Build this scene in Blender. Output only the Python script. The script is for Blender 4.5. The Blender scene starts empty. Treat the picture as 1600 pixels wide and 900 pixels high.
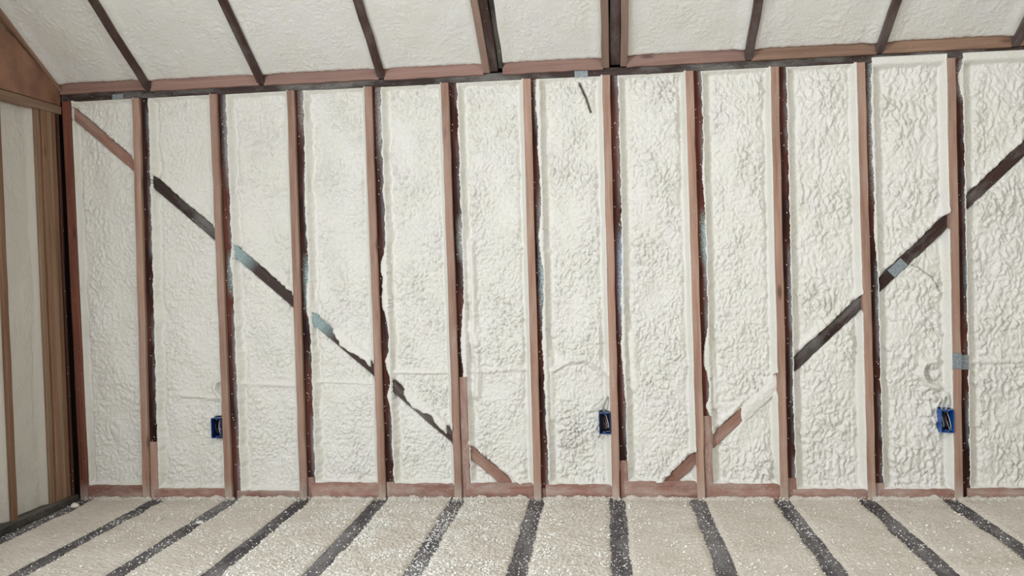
import bpy, math, random
import numpy as np
from mathutils import Vector, Matrix

# ------------------------------------------------------------------ camera, light, exposure
C = bpy.context.scene.collection
sc = bpy.context.scene
YAW, PITCH, ROLL = -0.10240, -0.02811, -0.02733
cam_d = bpy.data.cameras.new('camera'); cam = bpy.data.objects.new('camera', cam_d); C.objects.link(cam)
cam_d.sensor_fit = 'HORIZONTAL'; cam_d.sensor_width = 36.0; cam_d.lens = 1365.4 / 1600 * 36.0
cam_d.clip_start = 0.05; cam_d.clip_end = 100
cy_, sy_ = math.cos(YAW), math.sin(YAW); cp_, sp_ = math.cos(PITCH), math.sin(PITCH)
_f = Vector((sy_ * cp_, cy_ * cp_, sp_)); _r = Vector((cy_, -sy_, 0)); _u = _r.cross(_f)
_cr, _sr = math.cos(ROLL), math.sin(ROLL)
_r2 = _r * _cr + _u * _sr; _u2 = _u * _cr - _r * _sr
cam.matrix_world = Matrix(((_r2.x, _u2.x, -_f.x, 2.808), (_r2.y, _u2.y, -_f.y, -4.354), (_r2.z, _u2.z, -_f.z, 1.1897), (0, 0, 0, 1)))
sc.camera = cam
sc.view_settings.view_transform = 'Standard'; sc.view_settings.look = 'None'
sc.view_settings.gamma = 1.0; sc.view_settings.exposure = -0.13
sc.view_settings.use_curve_mapping = False

w = bpy.data.worlds.new('world'); sc.world = w; w.use_nodes = True
bg = w.node_tree.nodes['Background']; bg.inputs[0].default_value = (0.97, 0.98, 1.0, 1); bg.inputs[1].default_value = 0.43

def area(name, loc, aim, sx, sy, power, col):
    d = bpy.data.lights.new(name, 'AREA'); d.shape = 'RECTANGLE'; d.size = sx; d.size_y = sy; d.energy = power; d.color = col
    o = bpy.data.objects.new(name, d); C.objects.link(o); o.location = loc
    o.rotation_euler = (Vector(aim) - Vector(loc)).to_track_quat('-Z', 'Y').to_euler(); return o
area('overhead_fill', (3.7, -3.7, 2.85), (4.2, 0, 0.9), 1.0, 0.7, 34, (0.98, 0.985, 0.99))  # unseen fill lamp added under the closed roof to brighten the right bays
area('side_window', (-0.04, -3.75, 1.55), (2.8, -3.0, .6), 1.25, 1.15, 190, (0.86, 0.93, 1.0))

PI = math.pi
rng = np.random.RandomState(7)
random.seed(7)
TAN = math.tan(math.radians(33.0))

# ------------------------------------------------------------------ numpy noise
def pnoise(x, y, seed):
    r = np.random.RandomState(seed); N = 256
    ang = r.rand(N, N) * 2 * np.pi; gx, gy = np.cos(ang), np.sin(ang)
    xi = np.floor(x).astype(int); yi = np.floor(y).astype(int); fx, fy = x - xi, y - yi
    def g(i, j, dx, dy):
        a = (xi + i) % N; b = (yi + j) % N
        return gx[a, b] * dx + gy[a, b] * dy
    u = fx * fx * fx * (fx * (fx * 6 - 15) + 10); v = fy * fy * fy * (fy * (fy * 6 - 15) + 10)
    n0 = g(0, 0, fx, fy) * (1 - u) + g(1, 0, fx - 1, fy) * u
    n1 = g(0, 1, fx, fy - 1) * (1 - u) + g(1, 1, fx - 1, fy - 1) * u
    return (n0 * (1 - v) + n1 * v) * 1.5
def sstep(a, b, t):
    t = np.clip((t - a) / (b - a), 0, 1); return t * t * (3 - 2 * t)
def foam_relief(X, Y, seed, fine=1.0, stretch=1.0, size=1.0):
    """height of sprayed foam (metres, outward positive): round lobes parted by creases"""
    wx = X + 0.014 * pnoise(X / 0.07, Y / 0.07, seed + 1) + 0.006 * pnoise(X / 0.025, Y / 0.025, seed + 5)
    wy = Y + 0.014 * pnoise(X / 0.07, Y / 0.07, seed + 2) + 0.006 * pnoise(X / 0.025, Y / 0.025, seed + 6)
    l1 = np.abs(pnoise(wx / (0.031 * size), wy / (0.038 * stretch * size), seed + 3))
    l2 = np.abs(pnoise(wx / (0.0165 * size), wy / (0.020 * stretch * size), seed + 4))
    big = pnoise(X / 0.20, Y / 0.30, seed + 7) + 0.5 * pnoise(X / 0.09, Y / 0.12, seed + 8)
    patch = 0.65 + 0.6 * pnoise(X / 0.16, Y / 0.22, seed + 9)
    patch = np.clip(patch, 0.25, 1.2)
    return 0.012 * big + fine * size * patch * (0.018 * l1 + 0.012 * l2)
def seg_dist(X, Z, pts):
    """distance to a polyline, and the signed side"""
    best = np.full(X.shape, 9.0); side = np.zeros(X.shape)
    for (ax, az), (bx, bz) in zip(pts[:-1], pts[1:]):
        dx, dz = bx - ax, bz - az; L2 = dx * dx + dz * dz + 1e-9
        t = np.clip(((X - ax) * dx + (Z - az) * dz) / L2, 0, 1)
        px, pz = X - ax - t * dx, Z - az - t * dz
        d = np.hypot(px, pz); m = d < best
        best = np.where(m, d, best); side = np.where(m, np.sign(dx * pz - dz * px), side)
    return best, side

# ------------------------------------------------------------------ mesh helpers
def link(name, me, mat, parent=None):
    o = bpy.data.objects.new(name, me); C.objects.link(o)
    if mat: me.materials.append(mat)
    if parent: o.parent = parent
    return o
def grid_mesh(name, P, mat, parent=None, flip=False):
    n, m, _ = P.shape
    idx = np.arange(n * m).reshape(n, m)
    q = np.stack([idx[:-1, :-1], idx[1:, :-1], idx[1:, 1:], idx[:-1, 1:]], -1).reshape(-1, 4)
    if flip: q = q[:, ::-1]
    me = bpy.data.meshes.new(name); nf = len(q)
    me.vertices.add(n * m); me.vertices.foreach_set('co', P.astype(np.float32).ravel())
    me.loops.add(nf * 4); me.loops.foreach_set('vertex_index', q.astype(np.int32).ravel())
    me.polygons.add(nf); me.polygons.foreach_set('loop_start', (np.arange(nf) * 4).astype(np.int32))
    me.polygons.foreach_set('use_smooth', np.ones(nf, bool))
    me.update(calc_edges=True); me.validate()
    return link(name, me, mat, parent)
def raw(name, V, F, mat, parent=None, smooth=False):
    me = bpy.data.meshes.new(name); me.from_pydata([tuple(v) for v in V], [], F); me.update()
    if smooth: me.polygons.foreach_set('use_smooth', [True] * len(me.polygons))
    return link(name, me, mat, parent)
MATS = {}
def board(name, a, b, wdir, wd, dp, mat, parent=None, seg=10, wob=0.0012, ch=0.0025, seed=None):
    """timber from a to b (centre line of its FRONT face); wdir = width direction, depth goes behind.
       Mesh is local: z along the grain, x across, y into the depth."""
    a, b = Vector(a), Vector(b); z = (b - a); L = z.length; z.normalize()
    x = Vector(wdir); x = (x - z * x.dot(z)).normalized(); y = z.cross(x)
    r = random.Random(seed if seed is not None else hash((round(a.x, 3), round(a.y, 3), round(a.z, 3), round(L, 3))))
    hw = wd / 2
    prof = [(-hw + ch, 0), (hw - ch, 0), (hw, ch), (hw, dp), (-hw, dp), (-hw, ch)]
    V, F = [], []
    for i in range(seg + 1):
        t = i / seg; dx = r.uniform(-wob, wob); dy = r.uniform(-wob, wob) * .5
        for k, (px, py) in enumerate(prof):
            V.append((px + dx + r.uniform(-wob, wob) * .5, py + (dy if py < dp else 0), t * L))
    n = len(prof)
    for i in range(seg):
        for k in range(n):
            k2 = (k + 1) % n
            F.append((i * n + k, i * n + k2, (i + 1) * n + k2, (i + 1) * n + k))
    F.append(tuple(range(n - 1, -1, -1))); F.append(tuple(seg * n + k for k in range(n)))
    o = raw(name, V, F, mat, parent)
    M = Matrix(((x.x, y.x, z.x, a.x), (x.y, y.y, z.y, a.y), (x.z, y.z, z.z, a.z), (0, 0, 0, 1)))
    o.matrix_basis = M; MATS[o.name] = M.copy()
    return o
def box(name, lo, hi, mat, parent=None):
    (x0, y0, z0), (x1, y1, z1) = lo, hi
    V = [(x0, y0, z0), (x1, y0, z0), (x1, y1, z0), (x0, y1, z0), (x0, y0, z1), (x1, y0, z1), (x1, y1, z1), (x0, y1, z1)]
    F = [(0, 3, 2, 1), (4, 5, 6, 7), (0, 1, 5, 4), (1, 2, 6, 5), (2, 3, 7, 6), (3, 0, 4, 7)]
    return raw(name, V, F, mat, parent)
def tube(name, pts, rad, mat, parent=None, n=8, sub=6):
    pts = [Vector(p) for p in pts]; P = []
    q = [pts[0]] + pts + [pts[-1]]
    for i in range(1, len(q) - 2):
        for s in range(sub):
            t = s / sub; p0, p1, p2, p3 = q[i - 1], q[i], q[i + 1], q[i + 2]
            P.append(0.5 * ((2 * p1) + (-p0 + p2) * t + (2 * p0 - 5 * p1 + 4 * p2 - p3) * t * t + (-p0 + 3 * p1 - 3 * p2 + p3) * t ** 3))
    P.append(pts[-1]); V, F = [], []
    for i, p in enumerate(P):
        d = (P[min(i + 1, len(P) - 1)] - P[max(i - 1, 0)]).normalized()
        u = d.cross(Vector((0, 1, 0.13))).normalized(); v = d.cross(u)
        for k in range(n):
            a = 2 * PI * k / n; V.append(p + (u * math.cos(a) + v * math.sin(a)) * rad)
    for i in range(len(P) - 1):
        for k in range(n):
            F.append((i * n + k, i * n + (k + 1) % n, (i + 1) * n + (k + 1) % n, (i + 1) * n + k))
    F.append(tuple(range(n - 1, -1, -1))); F.append(tuple((len(P) - 1) * n + k for k in range(n)))
    return raw(name, V, F, mat, parent, smooth=True)

# ------------------------------------------------------------------ materials
class NT:
    def __init__(s, name):
        s.m = bpy.data.materials.new(name); s.m.use_nodes = True; s.t = s.m.node_tree; s.n = s.t.nodes
        s.b = s.n['Principled BSDF']; s.co = s.n.new('ShaderNodeTexCoord'); s.oi = s.n.new('ShaderNodeObjectInfo')
    def L(s, a, b): s.t.links.new(a, b)
    def map(s, scale, src='Object', rand=True):
        mp = s.n.new('ShaderNodeMapping'); s.L(s.co.outputs[src], mp.inputs['Vector']); mp.inputs['Scale'].default_value = scale
        if rand:
            k = s.n.new('ShaderNodeMath'); k.operation = 'MULTIPLY'; k.inputs[1].default_value = 37.0
            s.L(s.oi.outputs['Random'], k.inputs[0])
            cb = s.n.new('ShaderNodeCombineXYZ'); s.L(k.outputs[0], cb.inputs[0]); s.L(k.outputs[0], cb.inputs[2])
            s.L(cb.outputs[0], mp.inputs['Location'])
        return mp.outputs[0]
    def noise(s, vec, scale=1.0, detail=3, rough=.55, dist=0.0):
        x = s.n.new('ShaderNodeTexNoise'); s.L(vec, x.inputs['Vector']); x.inputs['Scale'].default_value = scale
        x.inputs['Detail'].default_value = detail; x.inputs['Roughness'].default_value = rough; x.inputs['Distortion'].default_value = dist
        return x.outputs['Fac']
    def vor(s, vec, scale, out='Distance'):
        x = s.n.new('ShaderNodeTexVoronoi'); s.L(vec, x.inputs['Vector']); x.inputs['Scale'].default_value = scale
        return x.outputs[out]
    def ramp(s, fac, stops, interp='LINEAR'):
        x = s.n.new('ShaderNodeValToRGB'); x.color_ramp.interpolation = interp
        e = x.color_ramp.elements
        while len(e) < len(stops): e.new(0.5)
        for i, (p, c) in enumerate(stops):
            e[i].position = p; e[i].color = (c, c, c, 1) if isinstance(c, (int, float)) else (*c, 1)
        s.L(fac, x.inputs[0]); return x.outputs[0]
    def mix(s, fac, a, b, mode='MIX'):
        x = s.n.new('ShaderNodeMix'); x.data_type = 'RGBA'; x.blend_type = mode
        for v, i in ((fac, 0), (a, 6), (b, 7)):
            if hasattr(v, 'is_linked') or hasattr(v, 'links'): s.L(v, x.inputs[i])
            elif isinstance(v, tuple): x.inputs[i].default_value = (*v, 1)
            else: x.inputs[i].default_value = v
        return x.outputs[2]
    def math(s, op, a, b=None):
        x = s.n.new('ShaderNodeMath'); x.operation = op
        for v, i in ((a, 0), (b, 1)):
            if v is None: continue
            if hasattr(v, 'links'): s.L(v, x.inputs[i])
            else: x.inputs[i].default_value = v
        return x.outputs[0]
    def xyz(s, src='Object'):
        x = s.n.new('ShaderNodeSeparateXYZ'); s.L(s.co.outputs[src], x.inputs[0]); return x.outputs
    def finish(s, col, rough=.6, bump=None, bd=.001, bs=.6, spec=.4):
        if hasattr(col, 'links'): s.L(col, s.b.inputs['Base Color'])
        else: s.b.inputs['Base Color'].default_value = (*col, 1)
        if hasattr(rough, 'links'): s.L(rough, s.b.inputs['Roughness'])
        else: s.b.inputs['Roughness'].default_value = rough
        s.b.inputs['Specular IOR Level'].default_value = spec
        if bump is not None:
            x = s.n.new('ShaderNodeBump'); x.inputs['Strength'].default_value = bs; x.inputs['Distance'].default_value = bd
            s.L(bump, x.inputs['Height']); s.L(x.outputs[0], s.b.inputs['Normal'])
        return s.m

def foam_mat(name, c1, c2, grime, rough=.42, fine=1.0, speck=0.0):
    s = NT(name)
    v = s.map((1, 1, 1), rand=False)
    n1 = s.noise(v, 5.0, 3, .55); n2 = s.noise(v, 22, 4, .6)
    col = s.mix(s.ramp(n1, [(.35, 0), (.68, 1)]), c1, c2)
    col = s.mix(s.ramp(n2, [(.55, 0), (.78, .55)]), col, grime)
    if speck:
        sp = s.vor(v, 42); msk = s.ramp(sp, [(.0, speck), (.09, 0)])
        col = s.mix(msk, col, (.16, .13, .10))
    h = s.math('ADD', s.noise(v, 95, 3, .6), s.math('MULTIPLY', s.noise(v, 240, 2, .6), .45))
    return s.finish(col, rough, h, bd=.0035 * fine, bs=.75, spec=.5)
FOAM = foam_mat('spray_foam', (.815, .792, .742), (.795, .775, .695), (.74, .71, .57), rough=.30, fine=1.7)
FOAM_C = foam_mat('ceiling_foam', (.765, .755, .725), (.765, .745, .685), (.72, .67, .53), rough=.5, fine=1.3)
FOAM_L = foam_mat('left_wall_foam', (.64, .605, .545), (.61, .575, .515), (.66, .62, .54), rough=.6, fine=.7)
FOAM_F = foam_mat('floor_foam', (.70, .645, .565), (.63, .565, .48), (.56, .48, .37), rough=.75, fine=2.0, speck=.6)

def wood_mat(name, dark, light, haze=None, haze_amt=0., haze_edge=False, haze_start=None, bands=None, specks=.5, dust=None, rough=.6, knots=True, spec=.3, red=None):
    s = NT(name)
    g = s.map((26, 26, 1.6)); g2 = s.map((120, 120, 3.2)); iso = s.map((1, 1, 1))
    n = s.noise(g, 1.0, 4, .6, .6); n2 = s.noise(g2, 1.0, 2, .6)
    f = s.math('ADD', s.math('MULTIPLY', n, .65), s.math('MULTIPLY', n2, .35))
    col = s.mix(s.ramp(f, [(.34, 0), (.66, 1)]), dark, light)
    if red: col = s.mix(s.ramp(s.noise(s.map((4, 4, 1.7)), 1.0, 3, .6), [(.46, 0), (.64, .8)]), col, red)
    rb = s.math('ADD', .86, s.math('MULTIPLY', s.oi.outputs['Random'], .26))
    cb = s.n.new('ShaderNodeCombineColor'); [s.L(rb, cb.inputs[i]) for i in range(3)]
    col = s.mix(1.0, col, cb.outputs[0], 'MULTIPLY')
    if knots:
        kv = s.map((9, 9, 2.6)); k = s.vor(kv, 1.0)
        col = s.mix(s.ramp(k, [(.05, .75), (.13, 0)]), col, tuple(x * .35 for x in dark))
    if haze:
        hn = s.noise(s.map((9, 9, 3.2)), 1.0, 4, .62); hf = s.ramp(hn, [(.49 - .10 * haze_amt, 0), (.63, 1)])
        if haze_edge:
            x = s.xyz()[0]; e = s.ramp(s.math('ADD', s.math('MULTIPLY', x, 20.0), .5), [(.45, 0.0), (.85, 1)])
            hf = s.math('MULTIPLY', hf, e)
        if haze_start:
            hf = s.ramp(s.math('ADD', s.xyz()[2], s.math('MULTIPLY', hn, .12)), [(haze_start, .9), (haze_start + .10, 0)])
        grit = s.ramp(s.noise(iso, 230, 2, .7), [(.35, .25), (.6, 1)])
        hf = s.math('MULTIPLY', hf, grit)
        col = s.mix(s.math('MULTIPLY', hf, haze_amt), col, haze)
    for (c0, hh, bcol, bamt) in (bands or []):
        xx, _yy, zz = s.xyz()
        dz_ = s.math('ABSOLUTE', s.math('SUBTRACT', s.math('ADD', zz, s.math('MULTIPLY', s.noise(s.map((5, 5, 5)), 1.0, 2), .12)), c0 + .06))
        e2 = s.ramp(s.math('ADD', s.math('ADD', s.math('MULTIPLY', xx, 18.0), .5), s.math('MULTIPLY', s.noise(s.map((20, 20, 9)), 1.0, 4, .7), .35)), [(.40, 0.0), (.85, 1)])
        fz = s.math('MULTIPLY', s.ramp(s.math('DIVIDE', dz_, hh), [(.35, 1), (1.0, 0)]), e2)
        gr = s.ramp(s.noise(iso, 120, 4, .8), [(.40, .08), (.56, 1)])
        col = s.mix(s.math('MULTIPLY', s.math('MULTIPLY', fz, gr), bamt), col, bcol)
    if dust:
        z = s.xyz('Object')[2]
        zd = s.ramp(s.math('ADD', s.math('MULTIPLY', z, 4.0), s.math('MULTIPLY', s.noise(iso, 30, 3), .35)), [(.12, .62), (.62, 0)])
        if dust == 'all': zd = s.ramp(s.noise(s.map((14, 14, 5)), 1.0, 4, .7), [(.42, 0), (.75, .65)])
        col = s.mix(zd, col, (.60, .53, .46))
    if specks:
        sp = s.vor(iso, 55); m = s.ramp(sp, [(.0, 1), (.10 * specks + .03, 1), (.10 * specks + .06, 0)])
        gate = s.ramp(s.vor(iso, 55, 'Color'), [(.62, 0), (.66, 1)])
        col = s.mix(s.math('MULTIPLY', m, gate), col, (.78, .76, .70))
    return s.finish(col, rough, f, bd=.0012, bs=.5, spec=spec)
W_STUD = wood_mat('stud_wood', (.25, .135, .092), (.45, .285, .215), haze=(.52, .45, .38), haze_amt=.25, specks=.30, dust='low')
W_CORNER = wood_mat('corner_stud_wood', (.11, .035, .022), (.24, .085, .055), specks=.3, dust='low')
W_DARK = wood_mat("dark_stud_wood", (.016, .006, .005), (.070, .024, .017), haze=(.52, .60, .62), haze_amt=.9, haze_edge=True, specks=.9, knots=False, rough=.75, spec=.15, red=(.13, .042, .028))
MINT, BLUEH, WHITEH = (.42, .62, .60), (.36, .52, .68), (.58, .60, .58)
def dark_variant(k, bands):
    return wood_mat('dark_stud_wood_%d' % k, (.016, .006, .005), (.070, .024, .017), haze=(.52, .60, .62), haze_amt=.6, haze_edge=True, specks=.9, knots=False, bands=bands, rough=.75, spec=.15, red=(.13, .042, .028))
DARKS = {2: dark_variant(2, [(1.18, .14, MINT, .8), (1.9, .3, WHITEH, .4)]), 3: dark_variant(3, [(1.00, .16, MINT, .9), (1.95, .25, WHITEH, .5)]),
         4: dark_variant(4, [(1.85, .3, WHITEH, .6)]), 5: dark_variant(5, [(.70, .12, WHITEH, .6), (1.98, .15, WHITEH, .4)]),
         6: dark_variant(6, [(1.98, .2, WHITEH, .8), (1.15, .38, (.50, .60, .62), .95)]), 7: dark_variant(7, [(.90, .30, BLUEH, 1.0), (2.02, .2, (.4, .48, .54), .5)]),
         8: dark_variant(8, [(.88, .16, MINT, .8), (1.95, .1, WHITEH, .4)]), 10: dark_variant(10, [(1.75, .45, (.55, .65, .62), .8)]), 11: dark_variant(11, [(2.0, .12, WHITEH, 1.0)])}
W_PLATE = wood_mat('plate_wood', (.21, .098, .074), (.37, .20, .158), specks=.5, dust='all')
W_TOP = wood_mat('top_plate_wood', (.020, .012, .010), (.060, .036, .030), haze=(.55, .55, .50), haze_amt=.35, specks=.3, knots=False)
W_BLOCK = wood_mat('blocking_wood', (.235, .130, .105), (.36, .225, .185), specks=.12)
W_BLOCK_R = wood_mat('brown_blocking_wood', (.19, .105, .070), (.34, .215, .150), specks=.15)
W_RAFTER = wood_mat('rafter_wood', (.032, .015, .012), (.085, .048, .040), haze=(.40, .38, .36), haze_amt=.25, specks=.3)
W_BRACE_D = wood_mat('dark_brace_wood', (.022, .010, .008), (.065, .032, .025), haze=(.52, .55, .52), haze_amt=.35, specks=.4, knots=False)
W_BRACE_M = wood_mat('mint_brace_wood', (.030, .015, .012), (.080, .045, .036), haze=(.40, .56, .56), haze_amt=1.0, haze_start=.14, specks=.2, knots=False)
W_BRACE_R = wood_mat('red_brace_wood', (.23, .115, .085), (.37, .205, .150), haze=(.62, .55, .48), haze_amt=.3, specks=.25)
W_JOIST = wood_mat('joist_wood', (.050, .044, .047), (.108, .097, .100), haze=(.36, .34, .33), haze_amt=.6, specks=.75, knots=False, rough=.75)
W_SILL = wood_mat('left_sill_wood', (.018, .018, .018), (.060, .056, .050), haze=(.22, .20, .17), haze_amt=.7, specks=.4, knots=False)
W_LEFT = wood_mat('left_stud_wood', (.175, .085, .045), (.315, .185, .115), specks=.15)
W_LEFTP = wood_mat('left_beam_wood', (.20, .120, .075), (.32, .215, .150), specks=.1)
SHEATH = wood_mat('sheathing_wood', (.05, .035, .025), (.09, .06, .045), specks=0, knots=False)

def plain(name, col, rough=.5, metal=0., spec=.5, n_amt=.15, sc_=60):
    s = NT(name); v = s.map((1, 1, 1)); n = s.noise(v, sc_, 3)
    c = s.mix(s.ramp(n, [(.3, 0), (.7, 1)]), tuple(x * (1 - n_amt) for x in col), tuple(min(1, x * (1 + n_amt)) for x in col))
    s.b.inputs['Metallic'].default_value = metal
    return s.finish(c, rough, n, bd=.0004, bs=.3, spec=spec)
BLUE = plain('blue_plastic', (.010, .085, .32), .35)
BLUE_DEEP_SHADE = plain('blue_plastic_deep_shade', (.004, .012, .05), .45)  # near-black blue: deep shade inside the boxes, put into the colour
BLUE_SHADED = plain('blue_plastic_shaded', (.006, .035, .16), .4)  # darker copy of the same blue, shade put into the colour
WIRE_W = plain('white_wire', (.62, .62, .58), .45)
WIRE_K = plain('black_wire', (.02, .02, .022), .4)
COPPER = plain('bare_copper', (.55, .26, .14), .35, metal=.8)
CABLE = plain('grey_cable', (.34, .36, .30), .5)
W_LEFT2 = wood_mat('pale_left_stud_wood', (.23, .135, .080), (.37, .250, .165), specks=.15)
PLY = plain('plywood', (.26, .130, .080), .6, n_amt=.28, sc_=9)
STEEL = plain('galvanised_steel', (.27, .31, .33), .55, metal=.35, n_amt=.25, sc_=90)

def structure(o): o['kind'] = 'structure'; return o

# ------------------------------------------------------------------ measured framing (metres)
# stud left edge at the top and at the floor
ST = [(.0074, .0190), (.3976, .3700), (.8190, .8235), (1.2308, 1.2262), (1.6350, 1.6432), (2.0300, 2.0378), (2.4429, 2.4418),
      (2.8350, 2.8352), (3.2398, 3.2532), (3.6446, 3.6536), (4.0462, 4.0675), (4.4605, 4.4702), (4.869, 4.876), (5.275, 5.28)]
LW, DW = .0385, .0425            # light and dark stud widths
HT = 2.112                        # underside of the top plate
YD = .022                         # the dark stud sits this far behind
def sx(k, z):
    t, b = ST[k]; return b + (t - b) * np.clip(z / 2.1, -.1, 1.1)

wall = structure(box('wall_back', (-.12, .105, -.10), (5.45, .125, 2.30), SHEATH))
# ---- bottom plate (one length between each pair of studs) and top plate
ptop = [.070, .052, .040, .082, .076, .078, .070, .086, .072, .046, .046, .050, .05]
for k in range(len(ST) - 1):
    x0 = sx(k, 0) + (.040 if k == 0 else LW + DW); x1 = sx(k + 1, 0)
    o = board('bottom_plate', (x0 - .02, .012, ptop[k] / 2 - .015), (x1 + .005, .012, ptop[k] / 2 - .015), (0, 0, -1), ptop[k] + .03, .088, W_PLATE, wall, seg=8, wob=.0015)
o = board('top_plate', (-.01, .016, HT + .012), (5.45, .016, HT + .012), (0, 0, -1), .040, .085, W_TOP, wall, seg=30, wob=.0016); o['label'] = 'near-black top plate above the studs'

# ---- studs
low = {1: .30, 3: .11, 4: .085, 5: .62, 7: .19, 8: .41, 9: .10, 10: .075, 6: .05}
for k in range(len(ST)):
    t, b = ST[k]
    if k == 0:
        o = board('corner_stud', (b + .021, .004, -.01), (t + .021, .004, HT - .008), (1, 0, 0), .042, .095, W_CORNER, wall, seg=14); o['label'] = 'deep red corner stud'
        continue
    zt = HT - .008
    board('stud', (b + LW / 2, 0, -.01), (t + LW / 2, 0, zt), (1, 0, 0), LW, .098, W_STUD, wall, seg=18, wob=.0016)
    z0 = low.get(k, 0)
    fx = lambda z: float(sx(k, z)) + LW + DW / 2
    o = board('sister_stud', (fx(z0), YD, max(z0, -.01)), (fx(zt), YD, zt), (1, 0, 0), DW, .078, DARKS.get(k, W_DARK), wall, seg=16, wob=.0015)
    o['label'] = 'dark stained stud beside the pale one'
    if z0 > .02:
        board('packer_block', (fx(0), YD - (.008 if k != 6 else 0), -.01), (fx(z0), YD - .008, z0), (1, 0, 0), DW - .003, .07, W_PLATE if k not in (1,) else W_STUD, wall, seg=6)

# ---- braces: centre lines on the wall, cut to a piece in each bay
BY = .040
def lineL(x): return 2.0652 + (x - .0287) * (.0649 - 2.0652) / (2.3127 - .0287)
def lineR(x): return .0703 + (x - 3.1175) * (1.6687 - .0703) / (4.8183 - 3.1175)
braces = {}
def bay_x(k, z): return (float(sx(k, z)) + (.042 if k == 0 else LW + DW), float(sx(k + 1, z)))
def add_brace(k, fn, mat, xs=None, zmin=None, label=None):
    zm = fn((ST[k][1] + ST[k + 1][1]) / 2)
    a, b = bay_x(k, zm); a -= .01; b += .01
    if xs: a, b = xs
    o = board('diagonal_brace', (a, BY, fn(a)), (b, BY, fn(b)), (0, 0, -1), .052, .05, mat, wall, seg=8, wob=.0012)
    if label: o['label'] = label
    braces.setdefault(k, []).append(((a, fn(a)), (b, fn(b)), o))
    return o
add_brace(0, lineL, W_BRACE_R, xs=(.022, .40), label='reddish top piece of the left diagonal brace')
add_brace(1, lineL, W_BRACE_D, label='dark bare piece of diagonal brace')
add_brace(2, lineL, W_BRACE_M, label='dark brace piece hazed with mint overspray')
add_brace(3, lineL, W_BRACE_M, label='brace piece with mint overspray, half buried in foam')
add_brace(4, lineL, W_BRACE_D, label='brace piece mostly buried in foam')
add_brace(5, lineL, W_BRACE_R, xs=(2.11, 2.335), label='reddish low end of the left diagonal brace')
add_brace(7, lineR, W_BRACE_R, xs=(3.09, 3.26), label='reddish low end of the right diagonal brace')
add_brace(8, lineR, W_BRACE_R, label='reddish brace piece, upper half under foam')
add_brace(9, lineR, W_BRACE_D); br10 = add_brace(10, lineR, W_BRACE_D, label='blackish brace piece carrying a steel plate'); add_brace(11, lineR, W_BRACE_D)
add_brace(12, lineR, W_BRACE_D, xs=(4.94, 5.10))

# ---- foam panels in the stud bays
ridges = {  # bay: [(points, radius, height)]
 1: [([(.56, .545), (.70, .530), (.82, .520)], .013, .010), ([(.815, .62), (.775, .60), (.770, .565), (.80, .53)], .012, .022)],
 2: [([(.92, .60), (1.21, .585)], .011, .005)],
 3: [([(1.33, .605), (1.63, .590)], .010, .005)],
 4: [([(1.74, .648), (2.02, .640)], .013, .010)],
 5: [([(2.155, .645), (2.42, .655)], .012, .009), ([(2.155, 1.30), (2.160, .85), (2.175, .66), (2.165, .52)], .017, .024)],
 6: [([(2.56, .645), (2.64, .690), (2.72, .695), (2.80, .660), (2.825, .62)], .013, .020), ([(2.545, .70), (2.548, .40)], .016, .012)],
 7: [([(2.955, .82), (2.965, .55)], .02, .010)],
 8: [([(3.35, .72), (3.36, .45)], .016, .012)],
 10: [([(4.20, 1.140), (4.29, 1.125), (4.37, 1.085), (4.41, 1.03)], .013, .018), ([(4.40, .665), (4.35, .650), (4.335, .60), (4.36, .555), (4.41, .530)], .015, .028)],
 11: [([(4.57, .655), (4.87, .665)], .013, .009)]}
cracks = {
 4: [([(1.76, .633), (2.03, .628)], .004, .010)],
 3: [([(1.36, .593), (1.63, .580)], .003, .005)],
 1: [([(.800, .596), (.797, .560)], .012, .016), ([(.60, .522), (.72, .518)], .005, .010), ([(.65, .32), (.80, .33)], .004, .004)],
 5: [([(2.2, .630), (2.44, .638)], .003, .005)],
 6: [([(2.723, 2.075), (2.755, 2.00), (2.775, 1.935)], .0055, .060), ([(2.57, .636), (2.63, .668)], .004, .008)],
 10: [([(4.366, .625), (4.362, .590), (4.385, .565)], .011, .020), ([(4.245, 1.155), (4.33, 1.115), (4.39, 1.065), (4.425, 1.00)], .0035, .020), ([(4.365, 1.20), (4.375, 1.17)], .004, .01)],
 11: [([(4.61, .638), (4.87, .645)], .004, .008)]}
# where foam laps over the dark stud: stud -> [(z, half height, amount)]
laps = {2: [(1.22, .06, .010)], 3: [(1.55, .2, .008), (1.02, .10, .018)], 4: [(1.03, .12, .030), (1.2, .06, .024), (.70, .05, .020), (.52, .05, .02)],
        5: [(.80, .14, .022), (.55, .2, .014)], 6: [(1.95, .35, .016), (1.30, .12, .020), (.8, .2, .016), (.45, .2, .010)], 7: [(1.0, .2, .010), (.72, .12, .014)],
        8: [(1.6, .1, .010), (.70, .10, .028), (.46, .04, .02)], 9: [(.5, .1, .005)], 10: [(1.75, .35, .010), (1.3, .12, .010)], 11: [(2.0, .06, .024)], 12: [(1, .1, .01)]}
cover = {3: (-.05, .35), 4: (.05, .35)}
boxes = {1: [(.795, .374, .030, .054)], 6: [(2.810, .381, .029, .054)], 10: [(4.447, .378, .034, .056)]}
rough_amt = [.72, .85, 1.05, 1.15, 1.3, 1.3, 1.3, 1.2, 1.1, .98, .98, .98, .98]
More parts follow.
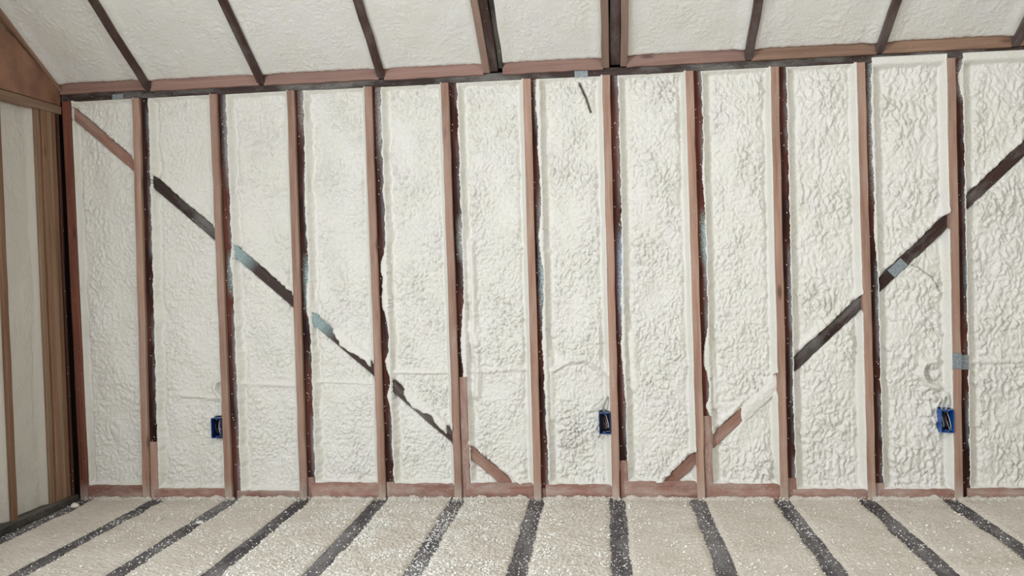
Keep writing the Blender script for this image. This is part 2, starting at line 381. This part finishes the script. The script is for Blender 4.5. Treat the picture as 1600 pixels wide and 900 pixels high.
for k in range(len(ST) - 1):
    st = .0042 if k <= 11 else .009
    z0, z1 = ptop[k] - .006, HT - .004 + (.020 if k >= 10 else 0)
    nz = int((z1 - z0) / st); nx = int(.335 / st)
    z = np.linspace(z0, z1, nz)[:, None] * np.ones((1, nx)); u = np.linspace(0, 1, nx)[None, :] * np.ones((nz, 1))
    xl = sx(k, z) + (.042 if k == 0 else LW + DW); xr = sx(k + 1, z) + .001
    rag = np.zeros_like(z)
    if k > 0:
        rag = .0035 + .005 * pnoise(z / .05, z * 0 + k * 3.1, 50 + k) + .003 * pnoise(z / .012, z * 0 + k * 7.1, 90 + k)
        for (zc, hh, am) in laps.get(k, []):
            rag = rag + am * np.exp(-((z - zc) / hh) ** 2)
        rag = np.clip(rag, -.001, .040)
    W = xr - xl; X = xl + u * W; dl = X - xl; dr = xr - X; dt = z1 - z; db = z - z0
    rel = foam_relief(X * 1.0, z, 100 + 20 * k, fine=1.6 * rough_amt[k], stretch=1.15 + .25 * (k > 7), size=[.85, .72, .70, .68, .68, .70, .74, .74, .80, .95, 1.05, 1.05, 1.05][k])
    # left strip of smooth foam against the stud, body bulging behind a lip
    wl = .034 + .020 * pnoise(z / .13, z * 0 + k, 300 + k) + .012 * pnoise(z / .03, z * 0 + k, 310 + k)
    wr = (.012 if k < 5 else .022) + .018 * pnoise(z / .12, z * 0 + k, 320 + k) + .008 * pnoise(z / .03, z * 0 + k, 325 + k)
    if k == 0: wl = wl * .5
    body = sstep(0, .020, dl - wl) * sstep(0, .030, dr - wr)
    bb = sstep(0, .022, dt - .006 - (.036 if k >= 10 else 0) - .012 * pnoise(X / .04, z * 0, 330 + k)) * sstep(0, .02, db - .003 - .010 * pnoise(X / .04, z * 0, 331 + k))
    body_h = .052 - .010 * pnoise(X / .25, z / .5, 340 + k) - rel
    el = YD - .003 + (.064 - YD) * sstep(0, 1, dl / np.maximum(wl, .01)) ** .8
    er = .003 + .056 * sstep(0, 1, dr / .032) ** .85
    edge = np.where(dl < dr, el, er)
    Y = edge * (1 - body) + np.minimum(body_h, edge + .02) * body
    Y = np.where(body > .999, body_h, Y)
    te = (.020 + .03 * sstep(0, .035, dt)) if k < 10 else (.009 + .045 * sstep(.030, .065, dt)); be = .018 + .035 * sstep(0, .035, db)
    Y = Y * bb + np.minimum(np.minimum(te, be), Y) * (1 - bb)
    # small ripples on the smooth strips
    Y = Y - .0012 * pnoise(X / .02, z / .05, 350 + k) * (1 - body)
    for (pts, rad, h) in ridges.get(k, []):
        wob = .0022 * pnoise(X / .06, z / .06, 360 + k)
        d, s_ = seg_dist(X, z + wob, pts); g = np.exp(-(d / (rad * 1.15)) ** 4); Y = Y * (1 - .8 * g) + np.minimum(Y, .050) * .8 * g * 1.0 if False else Y * (1 - .75 * g) + .75 * g * np.minimum(.046, Y + .004); Y = Y - h * np.exp(-(d / rad) ** 2)
    for (pts, wd, dp) in cracks.get(k, []):
        d, s_ = seg_dist(X, z + .003 * pnoise(X / .02, z / .02, 370 + k), pts); Y = Y + dp * np.exp(-(d / wd) ** 4)
    for (a, b, o) in braces.get(k, []):
        d, s_ = seg_dist(X, z, [a, b])
        hw = .0265; jag = .004 * pnoise(X / .03, z / .03, 380 + k)
        inside = 1 - sstep(hw - .004, hw + .004, d + jag)
        cv = np.zeros_like(X)
        lip = np.exp(-((d - hw - .014) / .016) ** 2)
        Y = Y - lip * .012 * (s_ > 0) * (1 - inside)
        cf = cover.get(k, 0)
        if cf:
            along = (pnoise(X / .11, z / .11, 390 + k) + .4 * pnoise(X / .03, z / .03, 391 + k)) * .9
            cv = sstep(cf[0] - .25, cf[0] + .25, along + s_ * d / hw + (.55 * (X > 1.45) if k == 3 else .35))
            if k == 3: cv = cv * sstep(1.38, 1.44, X) * (1 - sstep(1.61, 1.63, X))
            if k == 4: cv = cv * sstep(1.76, 1.80, X) * (1 - sstep(1.99, 2.02, X))
        if k == 8: cv = sstep(3.44, 3.50, X) * sstep(-.6, -.2, -s_ * 0 + pnoise(X / .04, z / .04, 11) + .6)
        if k == 5: cv = sstep(2.30, 2.34, X)
        inside = np.maximum(inside, cv * (1 - sstep(hw + .006, hw + .018, d + jag)))
        covered = BY - .005 - .005 * np.maximum(0, 1 - (d / hw) ** 2) - .002 * pnoise(X / .02, z / .02, 5)
        bur = BY + .022
        Yin = bur * (1 - cv) + covered * cv
        Y = Y * (1 - inside) + Yin * inside
    if k == 1:   # foam pulled away around the box and loop
        pass
    X = X - rag * np.exp(-(dl / .03)) * 1.0
    over = X < xl + .004
    Y = np.where(over, np.minimum(Y, YD - .0015 - .35 * np.clip(xl - X, 0, .012) ** .5 * .03 - .0015 * pnoise(X / .015, z / .03, 77)), Y)
    Y[:, 0] = YD - .0005
    for (bx_, bz_, bw_, bh_) in boxes.get(k, []):
        inb = (np.abs(X - bx_) < bw_) & (np.abs(z - bz_) < bh_)
        Y = np.where(inb, .085, Y)
    X = X + .0015 * pnoise(z / .02, z * 0 + k, 400 + k) * np.exp(-dr / .01)
    P = np.stack([X, Y, z], -1)
    P = np.pad(P, ((1, 1), (1, 1), (0, 0)), mode='edge')
    P[0, :, 1] = P[-1, :, 1] = .104; P[:, -1, 1] = .104; P[:, 0, 1] = np.maximum(P[:, 0, 1], YD + .004)
    o = grid_mesh('foam_panel', P, FOAM, wall)

# ------------------------------------------------------------------ ceiling: roof deck, rafters, blocking, foam
def cz(t, off): return off + TAN * t
CL = 2.55
deck = raw('ceiling', [(-.1, .12, 2.32 - .12 * TAN), (5.45, .12, 2.32 - .12 * TAN), (5.45, -CL, 2.32 + TAN * CL), (-.1, -CL, 2.32 + TAN * CL),
                       (-.1, .12, 2.34 - .12 * TAN), (5.45, .12, 2.34 - .12 * TAN), (5.45, -CL, 2.34 + TAN * CL), (-.1, -CL, 2.34 + TAN * CL),
                       (5.45, -5.4, 2.34 + TAN * CL - TAN * (5.4 - CL)), (-.1, -5.4, 2.34 + TAN * CL - TAN * (5.4 - CL)),
                       (5.45, -5.4, 2.32 + TAN * CL - TAN * (5.4 - CL)), (-.1, -5.4, 2.32 + TAN * CL - TAN * (5.4 - CL))],
           [(0, 3, 2, 1), (4, 5, 6, 7), (0, 1, 5, 4), (7, 6, 8, 9), (2, 3, 11, 10), (8, 10, 11, 9)], FOAM_C)
structure(deck)
RH = 2.142
def rafter(xc, wd, mat, off=0.0, name='rafter', y0=.002, label=None):
    o = board(name, (xc, y0 - .0, RH + off), (xc, -CL, RH + off + TAN * CL), (1, 0, 0), wd, .14, mat, deck, seg=24, wob=.0018)
    if label: o['label'] = label
    return o
RX = [(.489, .040), (1.099, .040), (1.727, .040), None, None, (3.541, .040), (4.152, .040), (4.765, .040), (5.37, .040)]
for r_ in RX:
    if r_: rafter(r_[0], r_[1], W_RAFTER)
W_RAFL = wood_mat('pale_rafter_wood', (.20, .125, .095), (.335, .235, .185), specks=.15, dust=None)
rafter(2.262, .034, W_RAFL, label='paler rafter of a pair'); rafter(2.300, .041, W_RAFTER, off=.006); rafter(2.336, .026, W_SILL, off=.02, label='thin dark strip beside the doubled rafter')
rafter(2.852, .036, W_RAFL, off=-.004, label='paler rafter beside the dark ones'); rafter(2.900, .050, W_RAFTER, off=.010); rafter(2.944, .034, W_RAFL, off=0, label='paler rafter right of the dark one')
edges = [(.012, .470), (.509, 1.079), (1.119, 1.707), (1.747, 2.245), (2.349, 2.834), (2.961, 3.521), (3.561, 4.132), (4.172, 4.745), (4.785, 5.35)]
for i, (a, b) in enumerate(edges):
    # blocking board on the plate between rafters
    m = W_BLOCK if i < 6 else W_BLOCK_R
    if i == 5: m = W_BLOCK
    dz = [.006, 0, 0, -.003, -.004, .002, .002, .006, .01][i]
    if i == 3: b += -.005
    o = board('blocking', (a - .006, -.004, 2.166 + dz), (b + .006, -.004, 2.168 + dz), (0, 0, -1), .062, .09, m, deck, seg=10, wob=.0016)
    # foam: dense where near, coarser past it
    st = .0048; nx = int((b - a) / st); t = np.concatenate([np.linspace(0, .62, 165), np.linspace(.64, CL, 60)])
    x = (a - .004) + np.linspace(0, 1, nx)[None, :] * (b - a + .008) * np.ones((len(t), 1)); T = t[:, None] * np.ones((1, nx))
    S = T / math.cos(math.atan(TAN))
    rel = foam_relief(x, S, 700 + 20 * i, fine=.62, stretch=.9) * np.where(T < .7, 1, .6)
    de = np.minimum(x - a, b - x)
    h = .020 + .014 * sstep(.0, .07, T * 0 + de) - .5 * rel * sstep(0, .03, de)
    rise = .034 * (1 - sstep(0, .06, T)) - .004 * pnoise(x / .03, x * 0 + i, 61)* (1 - sstep(0, .02, T))
    Z = 2.142 + TAN * T + np.maximum(h, .010)
    q = sstep(.0, .045, T); Z = (2.1935 + .003 * pnoise(x / .03, x * 0 + i, 61)) * (1 - q) + Z * q
    X2 = x + .0015 * pnoise(T / .015, x * 0, 62 + i)
    P = np.stack([X2, -T + .004, Z + dz * (1 - sstep(0, .05, T))], -1)
    P = np.pad(P, ((1, 1), (1, 1), (0, 0)), mode='edge')
    P[0, :, 2] += .05; P[:, 0, 2] += .05; P[:, -1, 2] += .05; P[-1, :, 2] += .05
    grid_mesh('foam_panel', P, FOAM_C, deck, flip=True)

# ------------------------------------------------------------------ floor: joists with foam between
floor = structure(box('floor', (-.1, -5.6, -.20), (5.45, .10, -.15), SHEATH))
JX = [.068, .456, .862, 1.250, 1.655, 2.052, 2.456, 2.858, 3.253, 3.658, 4.057, 4.443, 4.85, 5.25]
JW = [.075] + [.084] * 13
for i, (x, wd) in enumerate(zip(JX, JW)):
    board('joist', (x, -.005, -.004), (x, -5.5, -.004), (-1, 0, 0), wd, .14, W_JOIST, floor, seg=40, wob=.002)
for i in range(len(JX) - 1):
    a = JX[i] + JW[i] / 2; b = JX[i + 1] - JW[i + 1] / 2
    st = .0046; nx = int((b - a) / st); yy = np.concatenate([np.linspace(.006, -1.25, 265), np.linspace(-1.27, -5.5, 90)])
    x = np.linspace(0, 1, nx)[None, :] * np.ones((len(yy), 1)); Y = yy[:, None] * np.ones((1, nx)); X = a + x * (b - a)
    chip = {3: .8, 4: 1.1, 5: 1.3, 6: 1.0}.get(i, .55)
    n = pnoise(X / .011, Y / .011, 900 + i); n2 = pnoise(X / .005 * .9, Y / .0051, 930 + i); n3 = pnoise(X / .18, Y / .18, 960 + i)
    ang = .7 if i > 6 else -.5
    st_ = pnoise((X * math.cos(ang) + Y * math.sin(ang)) / .06, (-X * math.sin(ang) + Y * math.cos(ang)) / .010, 980 + i)
    h = .006 * n3 + chip * (.0062 * np.maximum(n, -.25) + .0034 * n2) + .0036 * st_ + .001
    de = np.minimum(X - a, b - X)
    h = h - .008 * (1 - sstep(0, .02, de)) + .016 * (1 - sstep(0, .030, -Y)) * (.6 + .6 * pnoise(X / .05, X * 0, 970 + i))
    Z = h + .002
    ragl = (.004 * pnoise(Y / .03, X * 0 + i, 990 + i) + .005 * pnoise(Y / .012, X * 0, 995 + i) + .006)
    X = X - ragl * np.exp(-(X - a) / .012) + (.004 * pnoise(Y / .035, X * 0 + i, 890 + i) + .005 * pnoise(Y / .012, X * 0, 895 + i) + .006) * np.exp(-(b - X) / .012)
    P = np.stack([X, Y, Z], -1); P = np.pad(P, ((1, 1), (1, 1), (0, 0)), mode='edge')
    P[0, :, 2] -= .05; P[-1, :, 2] -= .05; P[:, 0, 2] = -.03; P[:, -1, 2] = -.03
    grid_mesh('foam_panel', P, FOAM_F, floor)

# ------------------------------------------------------------------ left wall
LY = -2.55
wl_ = structure(raw('wall_left', [(-.10, .1, -.2), (-.10, LY, -.2), (-.10, LY, 2.30 - TAN * LY), (-.10, .1, 2.30 - .1 * TAN), (-.12, .1, -.2), (-.12, LY, -.2), (-.12, LY, 2.30 - TAN * LY), (-.12, .1, 2.30 - .1 * TAN)],
                    [(0, 3, 2, 1), (4, 5, 6, 7), (0, 1, 5, 4), (1, 2, 6, 5), (2, 3, 7, 6), (3, 0, 4, 7)], SHEATH))
V, F = [], []
for (y0_, y1_, z0_, z1_) in ((LY, -3.1, -.2, 2.9), (-3.1, -4.4, -.2, .95), (-3.1, -4.4, 2.15, 2.9), (-4.4, -5.4, -.2, 2.9)):
    q = len(V)
    for xx in (-.10, -.01): V += [(xx, y0_, z0_), (xx, y1_, z0_), (xx, y1_, z1_), (xx, y0_, z1_)]
    F += [tuple(q + i for i in f) for f in ((0, 3, 2, 1), (4, 5, 6, 7), (0, 1, 5, 4), (1, 2, 6, 5), (2, 3, 7, 6), (3, 0, 4, 7))]
structure(raw('wall_left_rear_added', V, F, FOAM_L))  # unseen stretch, added to keep sky light off the left bays
def lboard(name, y, wd, z0, z1, mat, xf=0.0, dp=.09, seg=14, label=None):
    o = board(name, (xf, y, z0), (xf, y, z1), (0, 1, 0), wd, dp, mat, wl_, seg=seg)
    if label: o['label'] = label
    return o
ZB = 2.036
lboard('corner_stud', -.0165, .031, -.01, ZB, W_SILL, xf=-.020, label='near-black board in the corner')
W_REDD = wood_mat('left_red_wood', (.045, .018, .012), (.13, .055, .038), specks=.9, dust=None)
lboard('stud', -.012, .018, -.01, 2.10, W_REDD, xf=-.004, label='dark reddish board with white foam flecks')
for j in range(4): lboard('stud', -.0570 - .0425 * j, .0385, .028, ZB, [W_LEFT, W_LEFT2, W_LEFT, W_LEFT2][j], xf=[-.004, .001, .006, -.006][j])
for y in (-.481, -.905, -1.31, -1.72, -2.13, -2.53): lboard('stud', y, .036, .02, ZB, W_LEFT, seg=16)
board('header', (.006, .0, 2.058), (.006, LY, 2.058), (0, 0, 1), .044, .09, W_LEFTP, wl_, seg=14)
o = board('bottom_plate', (.022, -.01, .004), (.022, LY, .004), (0, 0, 1), .050, .11, W_SILL, wl_, seg=20, wob=.003); o['label'] = 'black dusty sill board'
# plywood gusset in the gable: outline on the wall plane, with thickness
ol = [(.0, 2.083), (-.60, 2.083), (-.60, 2.43), (-.462, 2.400), (-.437, 2.365), (-.345, 2.353), (-.29, 2.318), (-.235, 2.290), (-.15, 2.245), (-.06, 2.190), (0, 2.150)]
n = len(ol); V = [(.003, y, z) for y, z in ol] + [(-.014, y, z) for y, z in ol]
F = [tuple(range(n)), tuple(range(2 * n - 1, n - 1, -1))] + [(i, i + n, (i + 1) % n + n, (i + 1) % n) for i in range(n)]
ply = raw('plywood_gusset', V, F, PLY, wl_); ply['label'] = 'orange-brown plywood gusset with a notched top edge'
g_ = [(0, 2.082), (LY, 2.082), (LY, 2.20 - TAN * LY), (0, 2.20)]
raw('gable_panel', [(-.018, y, z) for y, z in g_] + [(-.04, y, z) for y, z in g_], [(0, 3, 2, 1), (4, 5, 6, 7), (0, 1, 5, 4), (1, 2, 6, 5), (2, 3, 7, 6), (3, 0, 4, 7)], W_LEFTP, wl_)
o = board('rake_board', (.016, .004, 2.172), (.016, LY, 2.172 - TAN * LY), (0, 0, 1), .040, .05, W_BLOCK_R, wl_, seg=20, wob=.0015)
# foam on the left wall
for j, (y1, y0) in enumerate([(-.2035, -.463), (-.499, -.887), (-.923, -1.292), (-1.328, -1.702), (-1.738, -2.112), (-2.148, -2.512)]):
    st = .006 if j < 2 else .02
    ny = int((y1 - y0) / st); nz = int(2.0 / st)
    z = np.linspace(.030, ZB, nz)[:, None] * np.ones((1, ny)); y = y0 + np.linspace(0, 1, ny)[None, :] * (y1 - y0) * np.ones((nz, 1))
    de1 = y1 - y; de0 = y - y0
    rel = foam_relief(y, z, 1200 + 20 * j, fine=.42, stretch=1.4)
    e1 = .012 + .020 * sstep(0, .05, de1) ; e0 = .006 + .026 * sstep(0, .03, de0)
    dep = np.minimum(e1, e0) + .004 - rel * .8 * sstep(0, .03, np.minimum(de0, de1))
    if j == 0:   # long shallow crease beside the posts
        d, _s = seg_dist(y, z, [(-.262, .95), (-.255, .80), (-.268, .60), (-.262, .45)]); dep = dep + .008 * np.exp(-(d / .004) ** 2) * (1)
        d, _s = seg_dist(y, z, [(-.235, 1.9), (-.24, 1.4), (-.236, 1.0)]); dep = dep + .004 * np.exp(-(d / .006) ** 2)
    P = np.stack([-dep, y, z], -1); P = np.pad(P, ((1, 1), (1, 1), (0, 0)), mode='edge')
    P[0, :, 0] = P[-1, :, 0] = -.098; P[:, 0, 0] = P[:, -1, 0] = -.098
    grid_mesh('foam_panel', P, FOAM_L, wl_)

# ------------------------------------------------------------------ right wall, unseen, added to close the room and block side light
wr_ = structure(box('wall_right_added', (5.50, -5.4, -.2), (5.52, .1, 2.32), SHEATH))
for y in np.arange(-.02, -5.4, -.4064):
    board('stud', (5.41, y, 0), (5.41, y, 2.1), (0, -1, 0), .04, .09, W_STUD, wr_, seg=4)
for j, y in enumerate(np.arange(-.04, -5.3, -.4064)):
    zz = np.linspace(0, 2.28, 60)[:, None] * np.ones((1, 14)); yy = y - np.linspace(0, .366, 14)[None, :] * np.ones((60, 1))
    grid_mesh('foam_panel', np.stack([5.44 + .01 * pnoise(yy / .1, zz / .1, 40 + j), yy, zz], -1), FOAM, wr_, flip=True)

structure(box('wall_front_light_block', (-.1, -5.52, -.2), (2.0, -5.42, 3.0), FOAM_L))  # unseen part wall, added to block sky light from the left front

# ------------------------------------------------------------------ steel plates over notches
def nail_plate(parent, a, b, wdir, wd, proud, label=None):
    o = board('nail_plate', a, b, wdir, wd, .002, STEEL, None, seg=1, wob=0, ch=.0005)
    if parent is not None:
        o.parent = parent; o.matrix_parent_inverse = MATS[parent.name].inverted()
    if label: o['label'] = label
    return o
studs = [o for o in bpy.data.objects if o.name.split('.')[0] == 'stud' and o.parent == wall]
def near(objs, x): return min(objs, key=lambda o: abs(MATS[o.name].translation.x - x))
s11 = near(studs, 4.489); sis = [o for o in bpy.data.objects if o.name.startswith('sister_stud')]; d11 = near(sis, 4.53)
x11 = float(sx(11, .67))
nail_plate(s11, (x11 + LW / 2, -.003, .630), (x11 + LW / 2, -.003, .704), (1, 0, 0), LW + .002, .003)
nail_plate(d11, (x11 + LW + .025, YD - .003, .622), (x11 + LW + .025, YD - .003, .692), (1, 0, 0), .036, .003)
xa = 4.205; nail_plate(br10, (xa - .004, BY - .003, lineR(xa - .004) + .0), (xa + .058, BY - .003, lineR(xa + .058)), (0, 0, -1), .050, .003)
tp = [o for o in bpy.data.objects if o.name == 'top_plate'][0]
nail_plate(tp, (2.700, .011, HT + .006), (2.765, .011, HT + .006), (0, 0, -1), .034, .003, 'bluish-grey steel plate')
nail_plate(tp, (.285, .012, HT + .006), (.345, .012, HT + .006), (0, 0, -1), .026, .003)

# ------------------------------------------------------------------ electrical boxes
def electrical_box(xr, zc, label, wired, W=.056, H=.104, mat=None):
    """open single-gang box nailed to the left face of a stud; xr = its right edge"""
    D = .070; yf = -.008; t = .0035
    root = bpy.data.objects.new('electrical_box', None); C.objects.link(root); root.location = (xr, yf, zc - H / 2)
    root['label'] = label; root['category'] = 'electrical box'; root['group'] = 'blue electrical boxes nailed to the studs'
    mat = mat or BLUE
    V, F = [], []
    def ring(x0, x1, z0, z1, y): V.extend([(x0, y, z0), (x1, y, z0), (x1, y, z1), (x0, y, z1)])
    ring(-W, 0, 0, H, 0); ring(-W + t, -t, t, H - t, 0); ring(-W + t + .001, -t - .001, t + .001, H - t - .001, D - t); ring(-W + .001, -.001, .001, H - .001, D)
    for a, b in ((0, 1), (1, 2), (3, 0)):
        for i in range(4):
            j = (i + 1) % 4; F.append((a * 4 + i, a * 4 + j, b * 4 + j, b * 4 + i))
    F.append((15, 14, 13, 12))
    raw('body', V, F, mat, root)
    raw('back_panel', [(-W + t, D - t, t), (-t, D - t, t), (-t, D - t, H - t), (-W + t, D - t, H - t), (-W + t, D - .001, t), (-t, D - .001, t), (-t, D - .001, H - t), (-W + t, D - .001, H - t)], [(0, 1, 2, 3), (7, 6, 5, 4), (0, 4, 5, 1), (1, 5, 6, 2), (2, 6, 7, 3), (3, 7, 4, 0)], BLUE_DEEP_SHADE, root)  # inner back coloured dark for the shade in the box
    # screw bosses top and bottom
    for zz in (t + .003, H - t - .003):
        bx_ = []; n = 10
        Vb, Fb = [], []
        for yy in (.001, .03):
            for k in range(n): Vb.append((-W * .45 + .0045 * math.cos(2 * PI * k / n), yy, zz + .0045 * math.sin(2 * PI * k / n)))
        Fb = [(k, (k + 1) % n, n + (k + 1) % n, n + k) for k in range(n)] + [tuple(range(n - 1, -1, -1))]
        raw('screw_boss', Vb, Fb, mat, root)
    # nail lugs above, leaning out of the stud side
    for zz in (H * .97, -.004 + .01):
        tube('nail', [(-W * .7, .018, zz), (-W * .2, .016, zz + .004), (.004, .014, zz + .006)], .0018, STEEL, root, n=6, sub=2)
    rr = random.Random(int(xr * 1000))
    for q in range(wired):
        x0 = -W * (.30 + .16 * q) + rr.uniform(-.002, .002)
        m = [WIRE_W, COPPER, WIRE_K, WIRE_W][q % 4]
        zt, zb = H * rr.uniform(.78, .88), H * rr.uniform(.18, .30)
        tube('wire', [(x0 - .008, .055, H - .006), (x0 - .004, .030, zt), (x0 + rr.uniform(-.004, .006), .012, H * .5), (x0 + rr.uniform(.002, .010), .014, zb), (x0 + .004, .030, zb - .004), (x0 - .004, .034, H * .45)],
             .0017 if m != COPPER else .0011, m, root, n=6, sub=5)
    return root
electrical_box(float(sx(2, .37)) - .001, .374, 'small blue electrical box, coloured darker for shade, on the second full stud from the corner, wires inside', 3, mat=BLUE_SHADED)
electrical_box(float(sx(7, .38)) - .001, .381, 'blue electrical box, coloured darker for shade, on the middle stud, grey cable loop poking out above it', 3, mat=BLUE_SHADED)
electrical_box(float(sx(11, .38)) - .001, .378, 'brightest blue electrical box, below the steel nail plates near the right edge', 4, W=.060, H=.108)
def cable(pts, rad, mat, label, name='electrical_cable'):
    o = tube(name, pts, rad, mat, None, n=10); o['label'] = label; o['category'] = 'cable'; return o
cable([(2.806, .030, .425), (2.802, .010, .455), (2.808, -.002, .480), (2.818, .000, .500), (2.829, .030, .515)], .0052, CABLE, 'short grey cable curving up out of the top of the middle electrical box')
cable([(4.440, .030, .42), (4.438, .006, .445), (4.446, .004, .480), (4.455, .030, .51)], .0045, WIRE_W, 'whitish cable entering the top of the electrical box below the steel plates')
cable([(4.425, .034, .42), (4.420, .012, .440), (4.432, .014, .465), (4.446, .034, .488)], .0045, CABLE, 'greyish cable bending into the left of the right-hand electrical box top')

# ------------------------------------------------------------------ foam lumps and chips
def lump(name, loc, r, seed, mat, label=None, sq=(1, 1, .75)):
    import bmesh
    bm = bmesh.new(); bmesh.ops.create_icosphere(bm, subdivisions=3, radius=r)
    rr = random.Random(seed); from mathutils import noise as N
    for v in bm.verts:
        k = 1 + .35 * N.noise(v.co / r * 1.3 + Vector((seed * 3.1, 0, 0))) + .15 * N.noise(v.co / r * 3.5 + Vector((0, seed, 0)))
        v.co = Vector((v.co.x * k * sq[0], v.co.y * k * sq[1], v.co.z * k * sq[2]))
    zmin = min(v.co.z for v in bm.verts)
    for v in bm.verts: v.co.z -= zmin
    me = bpy.data.meshes.new(name); bm.to_mesh(me); bm.free()
    me.polygons.foreach_set('use_smooth', [True] * len(me.polygons))
    o = link(name, me, mat); o.location = loc
    if label: o['label'] = label; o['category'] = 'foam chunk'
    return o
lump('foam_chunk', (.092, -.155, -.004), .019, 3, FOAM, 'round cream foam chunk on the floor in the left corner')
lump('foam_chunk', (.665, -.385, .001), .013, 5, FOAM_F, 'small crumb of foam on the first floor panel between the second and third joists')
lump('foam_chunk', (.885, -.42, -.004), .015, 8, FOAM, 'pale foam crumb on the dusty third joist from the left corner', sq=(1.3, 1, .5))

def chips(name, n, sampler, smin, smax, mat, parent):
    r = np.random.RandomState(len(name) * 7 + n); pos = sampler(r, n)
    base = np.array([(1, 0, 0), (-.5, .87, 0), (-.5, -.87, 0), (0, 0, .9)]) ; tri = np.array([(0, 1, 3), (1, 2, 3), (2, 0, 3), (0, 2, 1)])
    s = smin + (smax - smin) * r.rand(n, 1, 1) ** 3
    th = r.rand(n) * 6.28; c, si = np.cos(th), np.sin(th)
    R = np.zeros((n, 3, 3)); R[:, 0, 0] = c; R[:, 0, 1] = -si; R[:, 1, 0] = si; R[:, 1, 1] = c; R[:, 2, 2] = 1
    jit = 1 + .5 * (r.rand(n, 4, 3) - .5) * 2
    V = np.einsum('nij,nkj->nki', R, base[None] * jit * s) + pos[:, None, :]
    F = (tri[None] + (np.arange(n) * 4)[:, None, None]).reshape(-1, 3)
    me = bpy.data.meshes.new(name); me.from_pydata(V.reshape(-1, 3).tolist(), [], F.tolist()); me.update()
    o = link(name, me, mat, parent); o['kind'] = 'stuff'; return o
def on_joists(r, n):
    j = r.choice(len(JX) - 1, n, p=np.array([1, .9, .8, .5, .6, 2.6, 1.1, 1.3, .8, .8, .8, .7, .5]) / 12.4)
    x = np.array(JX)[j] + (r.rand(n) - .5) * np.array(JW)[j] * .96; y = -r.rand(n) ** .9 * 1.6
    return np.stack([x, y, np.full(n, -.0045)], -1)
WHITE_CHIP = foam_mat('foam_chip', (.86, .85, .80), (.84, .82, .76), (.7, .66, .55), rough=.7)
chips('foam_chips', 10000, on_joists, .0008, .0052, WHITE_CHIP, floor)
def on_foam(r, n):
    x = .4 + r.rand(n) * 4.9; m = r.rand(n) < .72; x = np.where(m, np.clip(1.95 + r.randn(n) * .55, .3, 5.2), x)
    dj = np.min(np.abs(x[:, None] - np.array(JX)[None]), 1); x = np.where(dj < .046, x + .1, x)
    return np.stack([x, -r.rand(n) * 1.4, np.full(n, .0025)], -1)
chips('loose_foam_chips', 30000, on_foam, .0012, .0072, WHITE_CHIP, floor)
def at_wall(r, n):
    return np.stack([.05 + r.rand(n) * 5.3, -.002 - r.rand(n) ** 2 * .05, np.full(n, .0) + r.rand(n) * .012], -1)
chips('foam_dust_line', 5000, at_wall, .001, .006, WHITE_CHIP, floor)
